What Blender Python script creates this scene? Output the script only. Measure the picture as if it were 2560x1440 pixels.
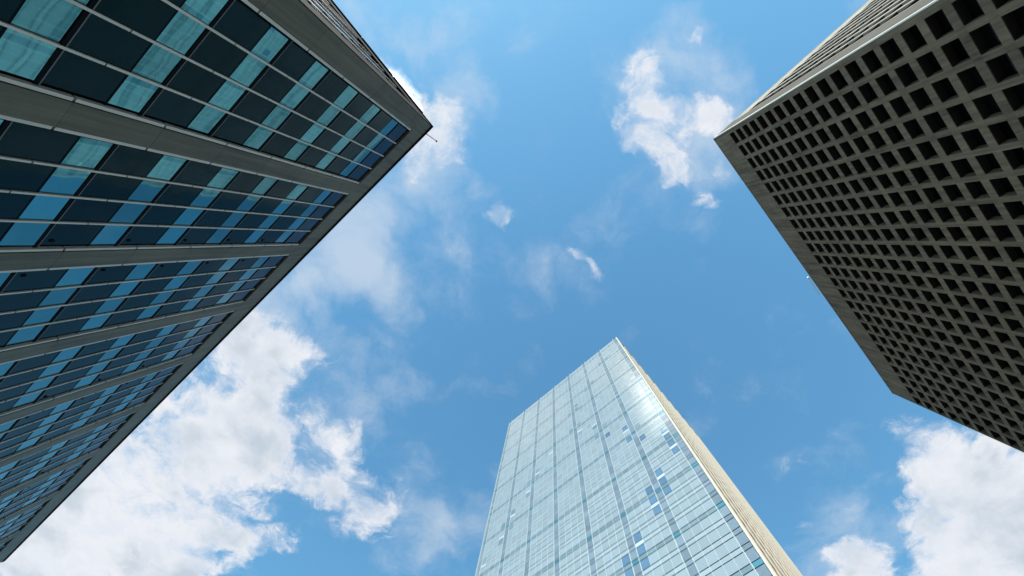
import bpy, bmesh, math, random
from mathutils import Vector, Matrix
random.seed(7)
R = math.radians
D = bpy.data
scene = bpy.context.scene
col = scene.collection
if D.objects:
    for o in list(D.objects): D.objects.remove(o)

# ---------------------------------------------------------------- camera
CAMZ = 1.6
cam = D.objects.new('camera', D.cameras.new('camera'))
col.objects.link(cam)
scene.camera = cam
cam.data.sensor_width = 36.0
cam.data.lens = 12.785
cam.data.shift_x = -0.01975
cam.data.shift_y = 0.02219
cam.data.clip_start = 0.1
cam.data.clip_end = 20000
CM = Matrix(((-0.99873, 0.0, -0.05033), (-0.00968, 0.98130, 0.19220), (0.04939, 0.19244, -0.98007)))
CM = CM.to_quaternion().to_matrix()
cam.matrix_world = Matrix.Translation((0, 0, CAMZ)) @ CM.to_4x4()
# the same lens in numbers: where a world point falls in a 2560 x 1440 frame (used to rank panes by size and to site the clouds)
FPX, PCX, PCY = 909.13, 1330.57, 776.81
def to_px(p):
    q = CM.transposed() @ (Vector(p) - Vector((0, 0, CAMZ)))
    if q.z > -0.01: return None
    return (PCX - q.x / q.z * FPX, PCY + q.y / q.z * FPX)
def to_plane(x, y):
    r = CM @ Vector((x - PCX, PCY - y, -FPX))
    return Vector((r.x / r.z, r.y / r.z))

# ---------------------------------------------------------------- light and exposure
SUN_EL, SUN_AZ = 40.0, 78.0       # azimuth measured from +X towards +Y
sd = Vector((math.cos(R(SUN_EL)) * math.cos(R(SUN_AZ)), math.cos(R(SUN_EL)) * math.sin(R(SUN_AZ)), math.sin(R(SUN_EL))))
sun = D.objects.new('sun', D.lights.new('sun', 'SUN'))
col.objects.link(sun)
sun.data.energy = 4.2
sun.data.angle = R(0.53)
sun.data.color = (1.0, 0.94, 0.84)
sun.rotation_euler = sd.to_track_quat('Z', 'Y').to_euler()
scene.view_settings.view_transform = 'Standard'
scene.view_settings.look = 'None'
scene.view_settings.gamma = 1
scene.view_settings.exposure = 0.0
scene.view_settings.use_curve_mapping = False
scene.render.engine = 'CYCLES'
scene.cycles.max_bounces = 8
scene.cycles.diffuse_bounces = 4
scene.cycles.glossy_bounces = 6
scene.cycles.sample_clamp_indirect = 6

# ---------------------------------------------------------------- node helper
class NT:
    def __init__(s, tree):
        s.t = tree; s.t.nodes.clear()
    def n(s, kind, **kw):
        nd = s.t.nodes.new('ShaderNode' + kind)
        ins = kw.pop('i', {})
        for k, v in kw.items(): setattr(nd, k, v)
        for k, v in ins.items():
            if isinstance(v, bpy.types.NodeSocket): s.t.links.new(v, nd.inputs[k])
            else: nd.inputs[k].default_value = v
        return nd
    def m(s, op, a, b=None, c=None, clamp=False):
        ins = {0: a}
        if b is not None: ins[1] = b
        if c is not None: ins[2] = c
        return s.n('Math', operation=op, use_clamp=clamp, i=ins).outputs[0]
    def v(s, op, a, b=None):
        ins = {0: a}
        if b is not None: ins[1] = b
        nd = s.n('VectorMath', operation=op, i=ins)
        return nd.outputs['Value'] if op in ('DOT_PRODUCT', 'LENGTH') else nd.outputs[0]
    def ramp(s, fac, stops, interp='LINEAR'):
        nd = s.n('ValToRGB', i={0: fac}); cr = nd.color_ramp; cr.interpolation = interp
        while len(cr.elements) < len(stops): cr.elements.new(0.5)
        for e, (p, c) in zip(cr.elements, stops):
            e.position = p; e.color = tuple(c) + (1,) if len(c) == 3 else c
        return nd.outputs[0]
    def rng(s, x, a, b, c=0.0, d=1.0, smooth=False):
        return s.n('MapRange', interpolation_type='SMOOTHSTEP' if smooth else 'LINEAR', clamp=True, i={0: x, 1: a, 2: b, 3: c, 4: d}).outputs[0]
    def mix(s, f, a, b, mode='MIX'):
        nd = s.n('Mix', data_type='RGBA', blend_type=mode)
        for k, val in ((0, f), (6, a), (7, b)):
            if isinstance(val, bpy.types.NodeSocket): s.t.links.new(val, nd.inputs[k])
            else: nd.inputs[k].default_value = val if k == 0 else (tuple(val) + (1,) if len(val) == 3 else val)
        return nd.outputs[2]

# ---------------------------------------------------------------- sky with clouds
world = D.worlds.new('World'); scene.world = world; world.use_nodes = True
W = NT(world.node_tree)
gen = W.n('TexCoord').outputs['Generated']
sky = W.n('TexSky', sky_type='NISHITA', sun_disc=False, sun_elevation=R(SUN_EL), sun_rotation=R(90 - SUN_AZ),
          altitude=0, air_density=1.0, dust_density=0.2, ozone_density=2.0)
sep = W.n('SeparateXYZ', i={0: gen})
zc = W.m('MAXIMUM', sep.outputs[2], 0.08)
px = W.m('DIVIDE', sep.outputs[0], zc); py = W.m('DIVIDE', sep.outputs[1], zc)
P1 = W.n('CombineXYZ', i={0: px, 1: py, 2: 1.0}).outputs[0]      # the cloud layer, seen as a flat sheet one unit overhead
Pf = W.n('CombineXYZ', i={0: px, 1: py, 2: 0.0}).outputs[0]
wn = W.n('TexNoise', noise_dimensions='3D', i={'Vector': Pf, 'Scale': 2.6, 'Detail': 4.0, 'Roughness': 0.55})
warp = W.v('MULTIPLY', W.v('SUBTRACT', wn.outputs['Color'], (0.5, 0.5, 0.5)), (0.30, 0.30, 0.0))
P1w = W.v('ADD', P1, warp)
wn2 = W.n('TexNoise', noise_dimensions='3D', i={'Vector': Pf, 'Scale': 9.0, 'Detail': 5.0, 'Roughness': 0.6})
warp2 = W.v('MULTIPLY', W.v('SUBTRACT', wn2.outputs['Color'], (0.5, 0.5, 0.5)), (0.09, 0.09, 0.0))
P1w = W.v('ADD', P1w, warp2)
def blobs(items):
    acc = None
    for (cx, cy, rx, ry, ang, amp) in items:
        c = to_plane(cx, cy); ca, sa = math.cos(R(ang)), math.sin(R(ang))
        a = to_plane(cx + rx * ca * .5, cy + rx * sa * .5) - to_plane(cx - rx * ca * .5, cy - rx * sa * .5)
        b = to_plane(cx - ry * sa * .5, cy + ry * ca * .5) - to_plane(cx + ry * sa * .5, cy - ry * ca * .5)
        inv = Matrix(((a.x, b.x), (a.y, b.y))).inverted()
        r1 = Vector(inv[0]); r2 = Vector(inv[1])
        q1 = W.v('DOT_PRODUCT', P1w, (r1.x, r1.y, -r1.dot(c)))
        q2 = W.v('DOT_PRODUCT', P1w, (r2.x, r2.y, -r2.dot(c)))
        d2 = W.m('MULTIPLY_ADD', q2, q2, W.m('MULTIPLY', q1, q1))
        f = W.m('MULTIPLY_ADD', W.m('MINIMUM', d2, 1.0), -amp, amp)
        acc = f if acc is None else W.m('ADD', acc, f)
    return acc
CUMULUS = [  # x, y, half length, half width, tilt, weight
    (300, 1250, 440, 250, -20, 1.5), (560, 1010, 210, 210, 0, 1.0), (670, 900, 150, 110, 30, .85), (740, 905, 100, 60, 10, .6),
    (700, 1110, 270, 130, 15, .9), (870, 1215, 170, 75, 15, 1.0), (900, 1290, 90, 60, -20, .6), (640, 825, 50, 80, 80, .7),
    (640, 1350, 110, 40, -10, .7), (420, 1400, 260, 100, -10, .9), (100, 1380, 280, 180, 0, 1.1), (-200, 1100, 500, 420, 0, 1.0),
    (880, 1070, 60, 24, 50, .3), (480, 1300, 200, 60, 0, .4),
    (1080, 320, 90, 90, 0, .75), (1150, 330, 70, 80, 20, .5), (1045, 400, 60, 60, 0, .6), (975, 265, 100, 100, 0, 1.3),
    (1608, 215, 70, 110, -5, .92), (1585, 320, 66, 90, 10, .85), (1630, 395, 90, 62, 15, .92), (1700, 300, 110, 36, 5, .65), (1775, 295, 60, 34, 0, .6),
    (1790, 395, 44, 62, 0, .85), (1735, 485, 50, 60, -10, .62), (1650, 320, 60, 60, 0, .4),
    (2440, 1330, 260, 230, 0, 1.7), (2330, 1120, 120, 120, 0, 1.2), (2550, 1200, 260, 180, 0, 1.4), (2600, 1450, 400, 200, 0, 1.0),
    (2120, 1400, 90, 60, 0, 1.1), (2170, 1460, 100, 70, 0, 1.0), (2010, 1345, 34, 26, -30, .6), (1275, 562, 40, 42, 0, 1.0),
    (1450, 622, 66, 30, 30, .78), (1490, 662, 34, 40, 0, .8), (2025, 1180, 30, 34, 0, .5), (1765, 128, 44, 26, 40, .5), (1980, 1195, 20, 30, 0, .4)]
VEIL = [
    (960, 500, 300, 120, -45, .46), (800, 660, 260, 110, -45, .42), (860, 720, 160, 100, 0, .35), (1110, 400, 130, 150, 0, .5), (1170, 260, 90, 110, 0, .35),
    (960, 120, 320, 170, 50, .48), (1080, 30, 300, 150, 20, .32), (1690, 260, 230, 230, 0, .6), (1080, 1330, 260, 160, 30, .55),
    (1380, 600, 340, 170, 20, .27), (2130, 1380, 240, 170, 0, .5), (800, 1000, 260, 220, 0, .5), (1740, 130, 170, 120, 20, .45),
    (700, 780, 170, 130, 0, .5), (1330, 1100, 500, 200, 10, .16), (1000, 620, 300, 240, -30, .3), (1790, 400, 120, 110, 0, .5), (2000, 1190, 120, 80, 0, .3)]
GLOW = [(968, 262, 85, 75, 0, 1.0)]      # extra-bright sky patch added unseen behind the office block, for the tower glass highlight
S = blobs(CUMULUS); V = blobs(VEIL); G = blobs(GLOW)
f1 = W.n('TexNoise', i={'Vector': W.v('ADD', Pf, warp2), 'Scale': 6.0, 'Detail': 11.0, 'Roughness': 0.66, 'Distortion': 0.35}).outputs[0]
f2 = W.n('TexNoise', i={'Vector': Pf, 'Scale': 3.0, 'Detail': 6.0, 'Roughness': 0.55}).outputs[0]
near = W.rng(S, 0.0, 0.40, 0.0, 1.0)                       # noise only bites where there is some cloud
f3 = W.n('TexNoise', i={'Vector': W.v('ADD', Pf, warp), 'Scale': 17.0, 'Detail': 8.0, 'Roughness': 0.68, 'Distortion': 0.6}).outputs[0]
nz_ = W.m('MULTIPLY_ADD', W.m('SUBTRACT', f3, 0.5), 2.4, W.m('MULTIPLY', W.m('SUBTRACT', f1, 0.5), 5.2))
dens = W.m('MULTIPLY_ADD', nz_, near, W.m('MINIMUM', W.m('MULTIPLY', S, 0.68), 1.05))
sharp = W.rng(dens, 0.05, 1.55, 0, 1, True)
soft = W.m('MULTIPLY', W.rng(W.m('MULTIPLY_ADD', W.m('SUBTRACT', f1, 0.5), 2.2, S), 0.25, 1.7, 0, 1, True), 0.9)
cov = W.m('SUBTRACT', 1.0, W.m('MULTIPLY', W.m('SUBTRACT', 1.0, sharp), W.m('SUBTRACT', 1.0, soft)))
ve = W.m('MULTIPLY', W.rng(W.m('ADD', W.m('MULTIPLY_ADD', W.m('SUBTRACT', f2, 0.5), 1.3, V), W.m('MULTIPLY', W.m('SUBTRACT', f1, 0.5), 1.6)), 0.05, 1.25, 0, 1, True), 0.62)
# colour: thin edges white, thick bellies blue grey
belly = W.rng(W.m('ADD', W.m('MULTIPLY_ADD', W.m('SUBTRACT', f2, 0.5), 3.4, W.m('MINIMUM', S, 1.4)), W.m('MULTIPLY', W.m('SUBTRACT', f1, 0.5), 2.2)), 1.1, 2.3, 0, 1, True)
ccol = W.mix(belly, (0.86, 0.88, 0.93), (0.55, 0.64, 0.73))
ccol = W.mix(W.rng(G, 0.0, 0.9, 0, 1, True), ccol, (3.4, 3.4, 3.3))
# strength 0.08; the gentle power curve stands for the camera's own tone curve on the open sky
sk = W.n('SeparateXYZ', i={0: W.v('MULTIPLY', sky.outputs[0], (0.08, 0.08, 0.08))})
skyc = W.n('CombineXYZ', i={k: W.m('MULTIPLY', W.m('POWER', sk.outputs[k], g), t) for k, g, t in ((0, .86, 1.42), (1, .76, 2.02), (2, .64, 1.86))}).outputs[0]
base = W.mix(ve, skyc, (0.72, 0.79, 0.87))
fin = W.mix(cov, base, ccol)
# below the horizon the sky is only seen in reflections: plain haze
fin = W.mix(W.rng(sep.outputs[2], 0.0, 0.10), (0.35, 0.40, 0.45), fin)
bg = W.n('Background', i={0: fin, 1: 1.0})
W.t.links.new(bg.outputs[0], W.n('OutputWorld').inputs[0])

# ---------------------------------------------------------------- materials
def mat(name):
    m = D.materials.new(name); m.use_nodes = True
    return m, NT(m.node_tree)
def finish(N, bsdf):
    N.t.links.new(bsdf.outputs[0], N.n('OutputMaterial').inputs[0])
def concrete(name, c, streak=0.35, bump=0.15, spec=0.25, scale=1.0, rough=0.85, fine=14.0, amp=0.9):
    m, N = mat(name)
    oc = N.n('TexCoord').outputs['Object']
    n1 = N.n('TexNoise', i={'Vector': oc, 'Scale': 0.35 * scale, 'Detail': 6.0, 'Roughness': 0.6}).outputs[0]
    st = N.v('MULTIPLY', oc, (1.0, 1.0, 0.05))
    n2 = N.n('TexNoise', i={'Vector': st, 'Scale': 2.2 * scale, 'Detail': 4.0, 'Roughness': 0.6}).outputs[0]
    n3 = N.n('TexNoise', i={'Vector': oc, 'Scale': fine * scale, 'Detail': 4.0, 'Roughness': 0.65}).outputs[0]
    var = N.n('Attribute', attribute_name='var').outputs['Fac']
    k = N.m('ADD', N.m('MULTIPLY', N.m('SUBTRACT', n1, .5), 1.0), N.m('MULTIPLY', N.m('SUBTRACT', n2, .5), streak * 2.2))
    k = N.m('ADD', k, N.m('MULTIPLY', N.m('SUBTRACT', n3, .5), .6))
    k = N.m('ADD', k, N.m('MULTIPLY', N.m('SUBTRACT', var, .5), .22))
    k = N.m('ADD', N.m('MULTIPLY', k, amp), 1.0)
    cc = N.n('VectorMath', operation='SCALE', i={0: tuple(c), 3: k}).outputs[0]
    bp = N.n('Bump', i={'Strength': bump, 'Distance': 0.05, 'Height': n3}).outputs[0]
    b = N.n('BsdfPrincipled', i={'Base Color': cc, 'Roughness': rough, 'Specular IOR Level': spec, 'Normal': bp})
    finish(N, b); return m
def metal(name, c, rough=0.4, metallic=0.6, vary=0.15, spec=0.5):
    m, N = mat(name)
    oc = N.n('TexCoord').outputs['Object']
    n1 = N.n('TexNoise', i={'Vector': oc, 'Scale': 0.8, 'Detail': 5.0}).outputs[0]
    k = N.m('MULTIPLY_ADD', N.m('SUBTRACT', n1, .5), vary * 2, 1.0)
    cc = N.n('VectorMath', operation='SCALE', i={0: tuple(c), 3: k}).outputs[0]
    b = N.n('BsdfPrincipled', i={'Base Color': cc, 'Roughness': rough, 'Metallic': metallic, 'Specular IOR Level': spec})
    finish(N, b); return m
def mirror_glass(name, c, rough=0.03, wave=0.25, metallic=1.0, vary=0.25, wscale=0.9, spec=0.5, dist=0.02, dirt=0.12, tint=(1, 1, 1)):
    """coated curtain wall glass: tinted mirror, slightly wavy, tone differing a little from pane to pane"""
    m, N = mat(name)
    oc = N.n('TexCoord').outputs['Object']
    var = N.n('Attribute', attribute_name='var').outputs['Fac']
    off = N.n('CombineXYZ', i={0: N.m('MULTIPLY', var, 37.0), 1: N.m('MULTIPLY', var, 91.0), 2: 0.0}).outputs[0]
    q = N.v('ADD', oc, off)
    n1 = N.n('TexNoise', i={'Vector': q, 'Scale': wscale, 'Detail': 1.5, 'Roughness': 0.4}).outputs[0]
    n2 = N.n('TexNoise', i={'Vector': oc, 'Scale': 1.7, 'Detail': 6.0, 'Roughness': 0.65}).outputs[0]
    k = N.m('MULTIPLY_ADD', N.m('SUBTRACT', var, .5), vary * 2, 1.0)
    k = N.m('ADD', k, N.m('MULTIPLY', N.m('SUBTRACT', n2, .5), dirt * 2))
    cc = N.n('VectorMath', operation='SCALE', i={0: tuple(c), 3: k}).outputs[0]
    bp = N.n('Bump', i={'Strength': wave, 'Distance': dist, 'Height': n1}).outputs[0]
    b = N.n('BsdfPrincipled', i={'Base Color': cc, 'Roughness': rough, 'Metallic': metallic, 'Normal': bp, 'Specular IOR Level': spec, 'Specular Tint': tint + (1,)})
    finish(N, b); return m

M = {}
M['conc_L'] = concrete('weathered_grey_concrete', (0.100, 0.085, 0.055), streak=.9, spec=.35, rough=.55, bump=.1)
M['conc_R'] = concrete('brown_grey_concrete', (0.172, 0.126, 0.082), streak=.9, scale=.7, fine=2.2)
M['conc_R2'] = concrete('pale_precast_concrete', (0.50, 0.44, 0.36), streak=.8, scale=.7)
M['conc_tan'] = concrete('tan_concrete', (0.12, 0.105, 0.08), streak=.5, scale=.7)
M['cream'] = concrete('cream_stone', (0.72, 0.64, 0.52), streak=.35, scale=.5, bump=.0, amp=.22)
M['cream_dk'] = concrete('brown_stone', (0.26, 0.21, 0.15), streak=.6, scale=.5, bump=.0, amp=.25)
M['core'] = concrete('dark_backing', (0.015, 0.017, 0.02), streak=.1)
M['vision'] = mirror_glass('teal_mirror_glass', (0.095, 0.255, 0.27), wave=.24, vary=.22, wscale=.55, dist=.02)
M['panel'] = mirror_glass('black_spandrel_glass', (0.0015, 0.011, 0.015), tint=(.3, .9, 1), metallic=0.0, wave=.35, vary=.3, rough=.06, spec=.13, wscale=.6, dist=.03, dirt=.3)
M['silver'] = mirror_glass('silver_mirror_glass', (0.75, 0.82, 0.88), wave=.2, vary=.1, wscale=.4)
M['navy'] = mirror_glass('navy_spandrel_glass', (0.004, 0.018, 0.045), metallic=0.0, wave=.3, vary=.3, rough=.06, spec=.25)
M['alu'] = metal('anodised_aluminium', (0.50, 0.45, 0.39), .5, .2)
M['alu_dull'] = metal('dull_aluminium_bead', (0.10, 0.10, 0.10), .5, .5)
M['black'] = metal('black_gasket_and_side_shade', (0.005, 0.007, 0.009), .9, .0, spec=.08)
M['rwin'] = mirror_glass('smoked_window_glass', (0.003, 0.0035, 0.004), metallic=0.0, wave=.2, vary=.5, rough=.08, spec=.12)
M['soffit'] = metal('soffit_shade_liner', (0.005, 0.0045, 0.004), .7, .0)  # near-black: deep shade under the concrete window heads, put into the colour
M['white'] = metal('white_trim', (0.86, 0.80, 0.68), .45, .0)
M['cpane'] = mirror_glass('pale_blue_glass', (0.545, 0.605, 0.61), rough=.12, metallic=.36, wave=.12, vary=.07, dirt=.08)
M['cspan'] = mirror_glass('pale_spandrel_glass', (0.60, 0.665, 0.67), rough=.13, metallic=.32, wave=.1, vary=.06, dirt=.08)
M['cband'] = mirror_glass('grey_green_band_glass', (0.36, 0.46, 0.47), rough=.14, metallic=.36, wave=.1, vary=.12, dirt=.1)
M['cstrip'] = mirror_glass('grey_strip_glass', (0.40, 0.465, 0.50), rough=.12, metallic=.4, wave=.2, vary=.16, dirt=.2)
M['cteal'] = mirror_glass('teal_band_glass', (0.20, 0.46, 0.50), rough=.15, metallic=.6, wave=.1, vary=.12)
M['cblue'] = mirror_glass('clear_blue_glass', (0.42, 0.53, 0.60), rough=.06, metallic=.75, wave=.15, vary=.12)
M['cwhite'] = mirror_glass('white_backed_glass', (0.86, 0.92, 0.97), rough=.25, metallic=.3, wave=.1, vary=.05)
M['brownglass'] = mirror_glass('brown_glass', (0.26, 0.21, 0.15), rough=.5, metallic=.0, vary=.06, spec=.1, dirt=.03)
M['cmull'] = metal('white_green_mullion', (0.52, 0.60, 0.58), .5, .2)
M['cjoint'] = metal('grey_blue_joint', (0.21, 0.27, 0.29), .5, .2)
M['paving'] = concrete('pale_paving', (0.30, 0.28, 0.25), streak=0, scale=2)
M['roof'] = concrete('roof_gravel', (0.25, 0.25, 0.25), streak=0)
M['pole_dk'] = metal('dark_pole_metal', (0.02, 0.02, 0.022), .4, .5)
M['pole_wh'] = metal('white_pole_metal', (0.85, 0.84, 0.80), .4, .1)

# ---------------------------------------------------------------- mesh helpers
def tag(o, label=None, cat=None, group=None, kind=None):
    if label: o['label'] = label
    if cat: o['category'] = cat
    if group: o['group'] = group
    if kind: o['kind'] = kind
    return o
def thing(name, loc, label, cat):
    e = D.objects.new(name, None); col.objects.link(e); e.location = loc
    e.empty_display_size = 2
    return tag(e, label, cat)

class Face:
    """one facade plane: u along it and z up, both in units of the building height H; w metres outwards"""
    def __init__(s, o, az, H, side):
        s.o = Vector(o); s.d = Vector((math.cos(R(az)), math.sin(R(az)))); s.H = H
        s.n = Vector((s.d.y, -s.d.x)) * side
        s.zb = -CAMZ / H
    def P(s, u, w, z):
        q = s.o * s.H + s.d * (u * s.H) + s.n * w
        return Vector((q.x, q.y, CAMZ + z * s.H))

class MB:
    def __init__(s): s.v = []; s.f = []; s.mi = []; s.var = []
    def quad(s, pts, mi=0, var=None):
        b = len(s.v); s.v += [Vector(p) for p in pts]; s.f.append(tuple(range(b, b + len(pts)))); s.mi.append(mi)
        s.var.append(random.random() if var is None else var)
    def box(s, F, u0, u1, w0, w1, z0, z1, mi=0, var=None):
        b = len(s.v)
        for (u, w, z) in ((u0, w0, z0), (u1, w0, z0), (u1, w1, z0), (u0, w1, z0), (u0, w0, z1), (u1, w0, z1), (u1, w1, z1), (u0, w1, z1)):
            s.v.append(F.P(u, w, z))
        q = random.random() if var is None else var
        c = sum((s.v[b + i] for i in range(8)), Vector()) / 8
        for f in ((0, 1, 2, 3), (4, 5, 6, 7), (0, 1, 5, 4), (1, 2, 6, 5), (2, 3, 7, 6), (3, 0, 4, 7)):
            p = [s.v[b + i] for i in f]
            nn = (p[1] - p[0]).cross(p[2] - p[0])
            if nn.dot(sum(p, Vector()) / 4 - c) < 0: f = f[::-1]
            s.f.append(tuple(b + i for i in f)); s.mi.append(mi); s.var.append(q)
    def tube(s, a, b_, r0, r1, mi=0, n=10):
        a = Vector(a); b_ = Vector(b_); ax = (b_ - a).normalized(); t = ax.orthogonal().normalized(); q = ax.cross(t)
        k = len(s.v)
        for p, r in ((a, r0), (b_, r1)):
            for i in range(n):
                an = 2 * math.pi * i / n; s.v.append(p + (t * math.cos(an) + q * math.sin(an)) * r)
        for i in range(n):
            s.f.append((k + i, k + (i + 1) % n, k + n + (i + 1) % n, k + n + i)); s.mi.append(mi); s.var.append(.5)
        s.f.append(tuple(range(k, k + n))[::-1]); s.f.append(tuple(range(k + n, k + 2 * n))); s.mi += [mi, mi]; s.var += [.5, .5]
    def build(s, name, mats, parent=None, label=None, kind=None):
        if not isinstance(mats, (list, tuple)): mats = [mats]
        off = Vector(parent.matrix_world.translation) if parent else Vector()
        if parent and parent.get('base'): off = Vector(parent['base'])
        me = D.meshes.new(name); me.from_pydata([tuple(p - off) for p in s.v], [], s.f); me.update()
        for m_ in mats: me.materials.append(M[m_])
        me.polygons.foreach_set('material_index', s.mi)
        at = me.attributes.new('var', 'FLOAT', 'FACE'); at.data.foreach_set('value', s.var)
        o = D.objects.new(name, me); col.objects.link(o)
        if parent: o.parent = parent
        o['base'] = tuple(off) if parent else (0.0, 0.0, 0.0)
        return tag(o, label, None, None, kind)
def strip_base():
    for o in D.objects:
        if 'base' in o: del o['base']
def rank_cells(F, cells, keep=100):
    """cells: (u0,u1,z0,z1,payload); the ones that show largest in the photograph first"""
    out = []
    for c in cells:
        pts = [to_px(F.P(u, 0, z)) for u, z in ((c[0], c[2]), (c[1], c[2]), (c[1], c[3]), (c[0], c[3]))]
        if any(p is None for p in pts): out.append((0, c)); continue
        cx = sum(p[0] for p in pts) / 4; cy = sum(p[1] for p in pts) / 4
        pts = [(min(max(x, 0), 2560), min(max(y, 0), 1440)) for x, y in pts]
        ar = abs(sum(pts[i][0] * pts[(i + 1) % 4][1] - pts[(i + 1) % 4][0] * pts[i][1] for i in range(4))) / 2
        out.append((ar, c))
    out.sort(key=lambda t: -t[0])
    return [c for a, c in out[:keep] if a > 4], [c for a, c in out[:keep] if a <= 4] + [c for a, c in out[keep:]]
def visible(F, u, z, margin=60):
    p = to_px(F.P(u, 0, z))
    return p is not None and -margin < p[0] < 2560 + margin and -margin < p[1] < 1440 + margin
def pane(mb, F, u0, u1, z0, z1, w, tilt, mi=0, var=None):
    a, b, c = (random.gauss(0, tilt) for _ in range(3))
    mb.quad([F.P(u0, w, z0), F.P(u1, w + a, z0), F.P(u1, w + a + b, z1), F.P(u0, w + b, z1)], mi, var)

# ================================================================ ground
g = MB(); g.quad([(-3000, -3000, 0), (3000, -3000, 0), (3000, 3000, 0), (-3000, 3000, 0)], 0, .5)
tag(g.build('ground', 'paving'), kind='structure')

# ================================================================ left: office block of dark and teal glass between concrete piers
HL = 43.0
oL = (0.3112, 0.2893)
LA = Face(oL, -40.45, HL, 1)
if LA.n.dot(LA.o) > 0: LA.n = -LA.n
LB = Face(oL, 51.2, HL, 1)
if LB.n.dot(LB.o) > 0: LB.n = -LB.n
left = thing('office_block', LA.P(0, 0, LA.zb), 'nearby office block with concrete piers between alternating black and teal glass panes', 'building')
left['base'] = tuple(left.location)
LLEN, LW = 2.1278, 0.95
def core(F, G, uF, uG, inset, top, parent, name='wall'):
    """solid body behind the facades, with the two far sides and the roof"""
    m = MB(); H = F.H
    o = F.o * H; a = F.d * (uF * H); b = G.d * (uG * H)
    i1 = -F.n * inset; i2 = -G.n * inset
    p0 = o + i1 + i2; p1 = o + a + i1; p2 = o + a + b; p3 = o + b + i2
    z0, z1 = 0.0, CAMZ + top * H
    pts = [p0, p1, p2, p3]
    for i in range(4):
        a_, b_ = pts[i], pts[(i + 1) % 4]
        m.quad([(a_.x, a_.y, z0), (b_.x, b_.y, z0), (b_.x, b_.y, z1), (a_.x, a_.y, z1)], 0)
    m.quad([(p.x, p.y, z1) for p in pts], 0)
    return m.build(name, 'core', parent)
core(LA, LB, LLEN - .002, LW - .002, 0.30, 0.985, left)
FP = 0.0878; ZT = 0.877; GT = 0.9318; ZB = LA.zb
floors = [ZT - FP * j for j in range(0, 12)]
floors = [z for z in floors if z > ZB + .02]
PP, PW, P0 = 0.2308, 0.0335, 0.2256
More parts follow.
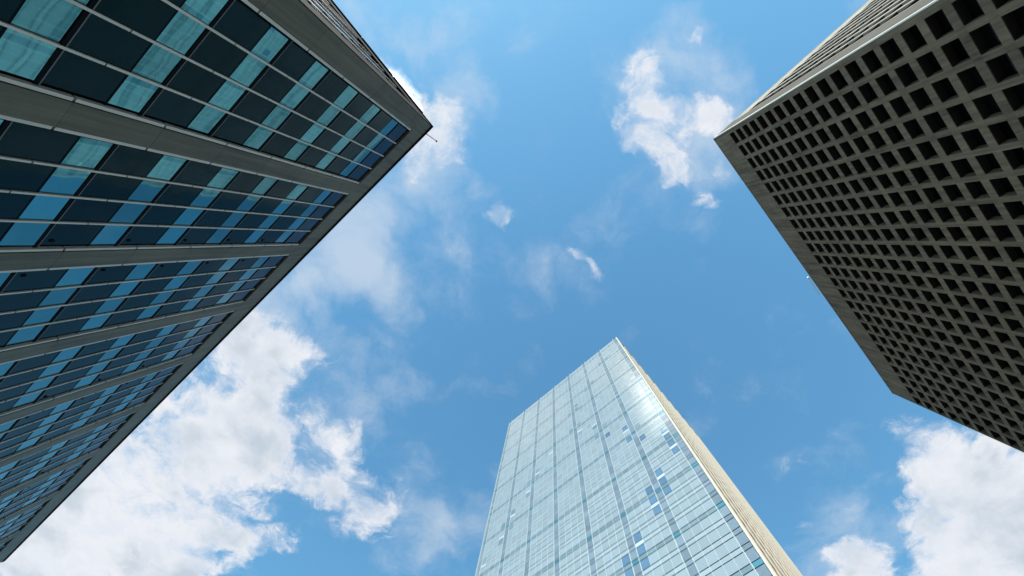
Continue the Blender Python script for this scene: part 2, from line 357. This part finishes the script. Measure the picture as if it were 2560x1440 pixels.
def left_facade(F, length, main):
    piers = [(-0.0032, 0.0345)]
    k = 0
    while P0 + PP * k + PW < length - .02:
        piers.append((P0 + PP * k, P0 + PP * k + PW)); k += 1
    if length - piers[-1][1] > .09: piers.append((length - PW, length))
    else: piers[-1] = (piers[-1][0], length)
    for i, (a, b) in enumerate(piers):
        m = MB()
        zz = [ZB] + [z + FP * .30 for z in reversed(floors)] + [GT]
        for j in range(len(zz) - 1):       # precast lengths, hairline joints between
            m.box(F, a, b, -.25, .20 + random.uniform(-.002, .002), zz[j] + .00014, zz[j + 1] - .00014)
        p = m.build('pier', 'conc_L' if main else 'black', left)  # side face piers go black: their shade is put into the colour
        t = MB()
        for (x0, x1) in (((a - .0052, a - .0010),) if i else ()) + (((b + .0010, b + .0052),) if i < len(piers) - 1 else ()):
            for j in range(len(zz) - 1):
                t.box(F, x0, x1, -.05, .16, zz[j] + .0011, zz[j + 1] - .0011)
        t.build('edge_trim', 'alu', p)
    vis, spn = [], []
    for i in range(len(piers) - 1):
        a, b = piers[i][1], piers[i + 1][0]
        a += .0078; b -= .0078
        n = 4 if b - a > .12 else 2
        w = (b - a) / n
        for q in range(n):
            u0, u1 = a + q * w, a + (q + 1) * w
            for j, z in enumerate(floors):
                top = z + FP if j else GT
                if j == 0: spn.append((u0, u1, z, top, ('navy', i, q, j)))
                else: spn.append((u0, u1, z, z + .0529, ('panel', i, q, j))); vis.append((u0, u1, z + .0529, top, ('vision', i, q, j)))
        for q in range(1, n):
            u = a + q * w; m = MB()
            zz = [ZB] + [z + .031 for z in reversed(floors)] + [GT - .002]
            for j in range(len(zz) - 1):
                m.box(F, u - .0014, u + .0014, -.04, .09, zz[j] + .0007, zz[j + 1] - .0007)
            m.build('mullion', 'alu', left)
        if not main: continue
    # transoms: black head line and a thin bead at each floor
    for z in floors:
        m = MB()
        for i in range(len(piers) - 1):
            a, b = piers[i][1], piers[i + 1][0]
            m.box(F, a, b, -.06, .035, z - .0032, z, 0); m.box(F, a, b, -.06, .045, z + .0002, z + .0012, 1)
            m.box(F, a, b, -.06, .012, z + .0520, z + .0534, 0)
        m.build('transom', ['black', 'alu_dull'], left)
    # roof band and coping
    m = MB(); n = int(round(length / .1154)); s = (length + .0032) / n
    for i in range(n): m.box(F, -.0032 + i * s + .00012, -.0032 + (i + 1) * s - .00012, -.25, .20 + random.uniform(-.004, .004), GT + .0004, .992)
    m.build('roof_band', 'conc_L' if main else 'black', left)  # black on the side face stands in for shaded concrete
    m = MB(); m.box(F, -.0060, length + .003, -.5, .30, .9925, 1.0); m.build('coping', 'black', left)
    if not main:
        for q in range(8):
            m = MB(); m.box(F, .035 + .115 * q, .035 + .115 * q + .108, .301, .38, .9935, 1.0006); m.build('coping_cover', 'black', left)
    for cells, nm in ((vis, 'window'), (spn, 'spandrel_panel')):
        big, rest = rank_cells(F, cells) if main else ([], cells)
        def add(m, c):
            u0, u1, z0, z1, (mt, i, q, j) = c
            mi = 1 if mt == 'navy' else 0
            if nm == 'window':
                pane(m, F, u0 + .0012, u1 - .0012, z0 + .0010, z1 - .0034, 0, .006, 0)
            else:
                pane(m, F, u0 + .0012, u1 - .0012, z0 + .0012, z1 - .0006, .002, .003, mi)
                if main and ((i % 2 == 1 and q == 3) or (i % 2 == 0 and i and q == 0)) and j:   # small round vents near every second pier
                    uc = u1 - .010 if q == 3 else u0 + .010
                    c0 = F.P(uc, .002, z0 + .010); k = len(m.v); r = .11
                    dd = Vector((F.d.x, F.d.y, 0)); nn = Vector((F.n.x, F.n.y, 0))
                    m.tube(c0 - nn * .05, c0 + nn * .05, r, r, 2, 12)
        mats = ['vision' if main else 'silver'] if nm == 'window' else ['panel', 'navy', 'black']
        for c in big:
            m = MB(); add(m, c); m.build(nm, mats, left)
        m = MB()
        for c in rest: add(m, c)
        if m.f: m.build(nm, mats, left, kind='stuff')
left_facade(LA, LLEN, True)
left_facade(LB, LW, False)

# antenna on the roof corner
a = LA.P(.0196, .30, .995)
rod = thing('antenna', a, 'short black antenna with knobbed tip leaning out from the office block roof corner', 'antenna')
rod['base'] = tuple(rod.location)
tip = LA.P(.0130, 1.36, 1.010)
m = MB(); m.tube(a, tip, .045, .034); m.build('rod', 'pole_dk', rod)
dirn = (tip - a).normalized()
m = MB(); m.tube(tip - dirn * .03, tip + dirn * .14, .085, .095); m.build('tip', 'pole_dk', rod)
m = MB(); m.box(LA, .0180, .0215, .301, .36, .9935, .9985); m.build('bracket', 'pole_dk', rod)

# ================================================================ right: tall concrete tower with a grid of deep square windows
HR = 128.0
oR = (-0.4077, 0.2434)
RA = Face(oR, -128.95, HR, 1)
if RA.n.dot(RA.o) > 0: RA.n = -RA.n
RB = Face(oR, 138.3, HR, 1)
if RB.n.dot(RB.o) > 0: RB.n = -RB.n
right = thing('grid_tower', RA.P(0, 0, RA.zb), 'tall brown grey concrete tower with a deep grid of black square windows', 'building')
right['base'] = tuple(right.location)
RLEN, RW = 0.8675, 0.62
DEP = 1.25
core(RA, RB, RLEN - .001, RW - .001, DEP + .12, .97, right)
RPU, RPZ = 0.0359, 0.02805
RU0, RZ0 = 0.0099, 0.9285
OPU, OPZ = 0.0277, 0.0191
def right_facade(F, length, main, ustart, cm, cm2):
    n = int((length - ustart) / RPU) if not main else 24
    nz = int((RZ0 - F.zb - .03) / RPZ)
    rows = [RZ0 - RPZ * j for j in range(nz)]
    # floor beams run the whole width, column lengths stand between them
    for j, z in enumerate(rows):
        m = MB(); b0 = z - RPZ + .0; b1 = z - OPZ
        if j == nz - 1: b0 = F.zb
        m.box(F, ustart - .002, length, -DEP, 0 if main else -.95, b0, b1, 0)
        m.build('floor_beam', cm, right)
    edges = [(ustart - (.0099 if main else .002), ustart)] + [(ustart + RPU * i + OPU, ustart + RPU * (i + 1)) for i in range(n)]
    if main: edges[-1] = (edges[-1][0], length)
    else: edges[-1] = (edges[-1][0], length)
    for (a, b) in edges:
        m = MB()
        m.box(F, a, b, -DEP + .01, -.004 if main else 0, F.zb, rows[0] - .0001, 0)
        m.build('column', cm, right)
    if main:   # solid margin beside the corner, with cast joints
        m = MB()
        for z in rows: m.box(F, 0.0008, ustart - .0022, -DEP, .002, z - RPZ + .0002, z - .0002, 0)
        m.build('corner_column', cm, right)
    for i in range(-1 if main else 0, n):
        a = ustart + RPU * i - (RPU - OPU) / 2; b = a + RPU
        a = max(a, .0008) if main else a
        if i == n - 1: b = length
        if b - a < .004: continue
        m = MB(); m.box(F, a + .00025, b - .00025, -DEP, random.uniform(-.006, .006), RZ0 + .0002, .9955, 0); m.build('parapet_panel', cm, right)
    m = MB(); m.box(F, 0.0, length, -DEP - .3, .05, .9957, 1.0, 0); m.build('coping', cm2, right)
    cells = [(ustart + RPU * i, ustart + RPU * i + OPU, z - OPZ, z, None) for i in range(n) for z in rows]
    big, rest = rank_cells(F, cells) if main else ([], cells)
    def add(m, c):
        u0, u1, z0, z1, _ = c
        pane(m, F, u0, u1, z0, z1, -DEP + .03, .01, 0)
        m.box(F, u0 + .0001, u1 - .0001, -DEP + .04, -.06, z1 - .0006, z1 - .0001, 1)  # thin liner that carries the painted shade of the window head
    for c in big:
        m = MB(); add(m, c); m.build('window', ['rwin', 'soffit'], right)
    m = MB()
    for c in rest: add(m, c)
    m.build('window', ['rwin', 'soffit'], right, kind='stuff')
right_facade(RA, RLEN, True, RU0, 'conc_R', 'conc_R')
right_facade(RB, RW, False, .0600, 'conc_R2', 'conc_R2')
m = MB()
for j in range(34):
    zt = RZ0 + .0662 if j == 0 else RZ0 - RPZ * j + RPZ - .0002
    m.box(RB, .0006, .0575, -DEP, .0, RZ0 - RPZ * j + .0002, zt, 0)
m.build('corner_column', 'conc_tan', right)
m = MB(); m.box(RA, -.0012, .0006, -.6, .05, RB.zb, .9950, 0); m.build('corner_trim', 'white', right)

# white pole lying at the roof edge
def plane_pt(F, u, w, z): return F.P(u, w, z)
a = RA.P(.5035, .80, 1.003); b = RA.P(.4500, .56, 1.003)
wp = thing('roof_pole', a, 'thin pale pole with a round tip on the roof edge of the concrete grid tower', 'pole')
wp['base'] = tuple(wp.location)
m = MB(); m.tube(a, b, .16, .13); m.build('rod', 'pole_wh', wp)
m = MB(); m.tube(b, b + (b - a).normalized() * .6, .30, .26, n=14); m.build('tip', 'pole_wh', wp)

# ================================================================ middle: tall pale glass tower
HC = 212.0
oC = (-0.1839, -0.2722)
CA = Face(oC, -41.0, HC, 1)
if CA.n.dot(CA.o) > 0: CA.n = -CA.n
CB = Face(oC, -129.6, HC, 1)
if CB.n.dot(CB.o) > 0: CB.n = -CB.n
mid = thing('glass_tower', CA.P(0, 0, CA.zb), 'very tall pale blue glass tower with a cream ribbed side, rising at the bottom centre', 'building')
mid['base'] = tuple(mid.location)
CLEN, CW = 0.4061, 0.388
core(CA, CB, CLEN - .001, CW - .001, 0.6, .985, mid)
BP, BU0, SW = 0.0564, 0.0018, 0.0100
FZ = 0.01753; T0 = 0.3490
strips = [(BU0 + BP * k, BU0 + BP * k + SW) for k in range(8)]
strips[-1] = (strips[-1][0], CLEN - .0015)
cols = []
for k in range(7):
    a = strips[k][1]; b = strips[k + 1][0]; w = (b - a) / 4
    cols += [(a + w * q, a + w * (q + 1), k, q) for q in range(4)]
ztop = T0 + FZ * 37
nz = int((ztop - CA.zb) / FZ)
SPECIAL = {}
def mark(F, pts, kind):
    """panes that stand out: found from the direction they are seen in"""
    for (x, y) in pts:
        r = CM @ Vector((x - PCX, PCY - y, -FPX)); n = F.n
        t = (F.o.dot(n) * F.H) / (r.x * n.x + r.y * n.y); p = r * t
        u = (Vector((p.x, p.y)) / F.H - F.o).dot(F.d); z = p.z / F.H
        for ci, (a, b, k, q) in enumerate(cols):
            if a <= u < b:
                j = math.floor((ztop - z) / FZ); SPECIAL[(ci, j)] = kind; break
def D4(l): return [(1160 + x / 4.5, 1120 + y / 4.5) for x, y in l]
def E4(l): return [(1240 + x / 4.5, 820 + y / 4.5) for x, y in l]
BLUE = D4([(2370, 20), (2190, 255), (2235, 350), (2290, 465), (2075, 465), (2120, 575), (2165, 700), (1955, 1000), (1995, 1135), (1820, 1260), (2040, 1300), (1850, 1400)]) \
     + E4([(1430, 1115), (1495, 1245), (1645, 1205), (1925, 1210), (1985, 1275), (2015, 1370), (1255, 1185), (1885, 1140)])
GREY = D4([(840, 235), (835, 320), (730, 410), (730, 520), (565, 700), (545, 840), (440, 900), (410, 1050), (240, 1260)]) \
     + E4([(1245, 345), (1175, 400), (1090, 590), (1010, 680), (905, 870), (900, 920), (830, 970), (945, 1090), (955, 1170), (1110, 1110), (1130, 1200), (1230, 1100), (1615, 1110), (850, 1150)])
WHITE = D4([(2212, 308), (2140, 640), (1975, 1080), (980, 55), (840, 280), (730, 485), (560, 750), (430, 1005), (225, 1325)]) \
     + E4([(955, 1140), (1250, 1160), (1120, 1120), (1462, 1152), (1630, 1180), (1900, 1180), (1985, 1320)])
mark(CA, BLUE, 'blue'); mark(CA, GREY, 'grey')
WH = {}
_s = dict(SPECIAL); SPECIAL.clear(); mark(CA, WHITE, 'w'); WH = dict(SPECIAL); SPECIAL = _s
panes, spans = [], []
SP = .0056
for j in range(nz):
    z1 = ztop - FZ * j; z0 = z1 - FZ
    band = (j % 4 == 1)
    for ci, (a, b, k, q) in enumerate(cols):
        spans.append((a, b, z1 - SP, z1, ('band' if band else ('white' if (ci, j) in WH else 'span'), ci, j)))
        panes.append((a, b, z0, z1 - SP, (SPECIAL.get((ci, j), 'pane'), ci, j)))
    for k, (a, b) in enumerate(strips):
        spans.append((a, b, z1 - SP, z1, ('teal' if band else 'strip', -1, j)))
        panes.append((a, b, z0, z1 - SP, ('strip', -1, j)))
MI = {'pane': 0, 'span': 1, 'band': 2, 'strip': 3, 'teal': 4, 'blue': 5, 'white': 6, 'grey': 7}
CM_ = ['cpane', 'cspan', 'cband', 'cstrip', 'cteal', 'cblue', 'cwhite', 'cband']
for cells, nm in ((panes, 'window'), (spans, 'spandrel_panel')):
    big, rest = rank_cells(CA, cells)
    def add(m, c):
        u0, u1, z0, z1, (t, ci, j) = c
        w = -.06 if t in ('strip', 'teal') else 0
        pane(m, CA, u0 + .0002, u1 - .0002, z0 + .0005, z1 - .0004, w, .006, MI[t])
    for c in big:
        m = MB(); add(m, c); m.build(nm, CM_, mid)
    m = MB()
    for c in rest: add(m, c)
    m.build(nm, CM_, mid, kind='stuff')
# backing sheet so that the joints between panes read as thin blue grey lines
m = MB(); m.quad([CA.P(.0012, -.30, CA.zb), CA.P(CLEN - .001, -.30, CA.zb), CA.P(CLEN - .001, -.30, ztop), CA.P(.0012, -.30, ztop)]); m.build('joint_backing', 'cjoint', mid)
for (a, b, k, q) in cols:
    if q == 0: continue
    m = MB(); m.box(CA, a - .0002, a + .0002, -.1, .035, CA.zb, ztop + (.0045 if q == 2 else .003)); m.build('mullion', 'cmull', mid)
for k, (a, b) in enumerate(strips):
    for x in (a, b):
        if k == 0 and x == a or k == 7 and x == b: continue
        m = MB(); m.box(CA, x - .00045, x + .00045, -.25, .05, CA.zb, ztop + .0085); m.build('fin', 'cmull', mid)
m = MB(); m.box(CA, .0012, CLEN - .001, -.55, -.02, ztop + .0002, ztop + .0018); m.build('roof_rail', 'cjoint', mid)
# corner posts
m = MB(); m.box(CA, -.0004, .0014, -1.0, .15, CA.zb, 1.0); m.build('corner_post', 'white', mid)
m = MB(); m.box(CA, CLEN - .0012, CLEN + .0006, -1.0, .15, CA.zb, .999); m.build('corner_post', 'cmull', mid)
# cream ribbed side
ribs = 11; rp = (CW - .004) / ribs
for k in range(ribs + 1):
    u = .004 + rp * k
    m = MB(); m.box(CB, u - .0062 if k else .0016, u + .0062 if k < ribs else CW, -.5, .26, CB.zb, .992, 0); m.build('rib', 'cream', mid)
for j in range(nz):
    z1 = ztop - FZ * j
    m = MB(); m.box(CB, .002, CW - .001, -.5, .0, z1 - .0075, z1, 0); m.build('floor_band', 'cream_dk', mid)
m = MB()
for k in range(ribs):
    for j in range(nz):
        u = .004 + rp * k; z1 = ztop - FZ * j
        pane(m, CB, u + .0052, u + rp - .0052, z1 - FZ, z1 - .0075, -.05, .01)
m.build('side_window', 'brownglass', mid, kind='stuff')
m = MB(); m.box(CB, .0016, CW + .002, -1.0, .32, .9925, 1.0); m.build('coping', 'cream', mid)

strip_base()
for o in D.objects:
    if o.type == 'MESH' and o.parent is None and o.name != 'ground': print('stray', o.name)
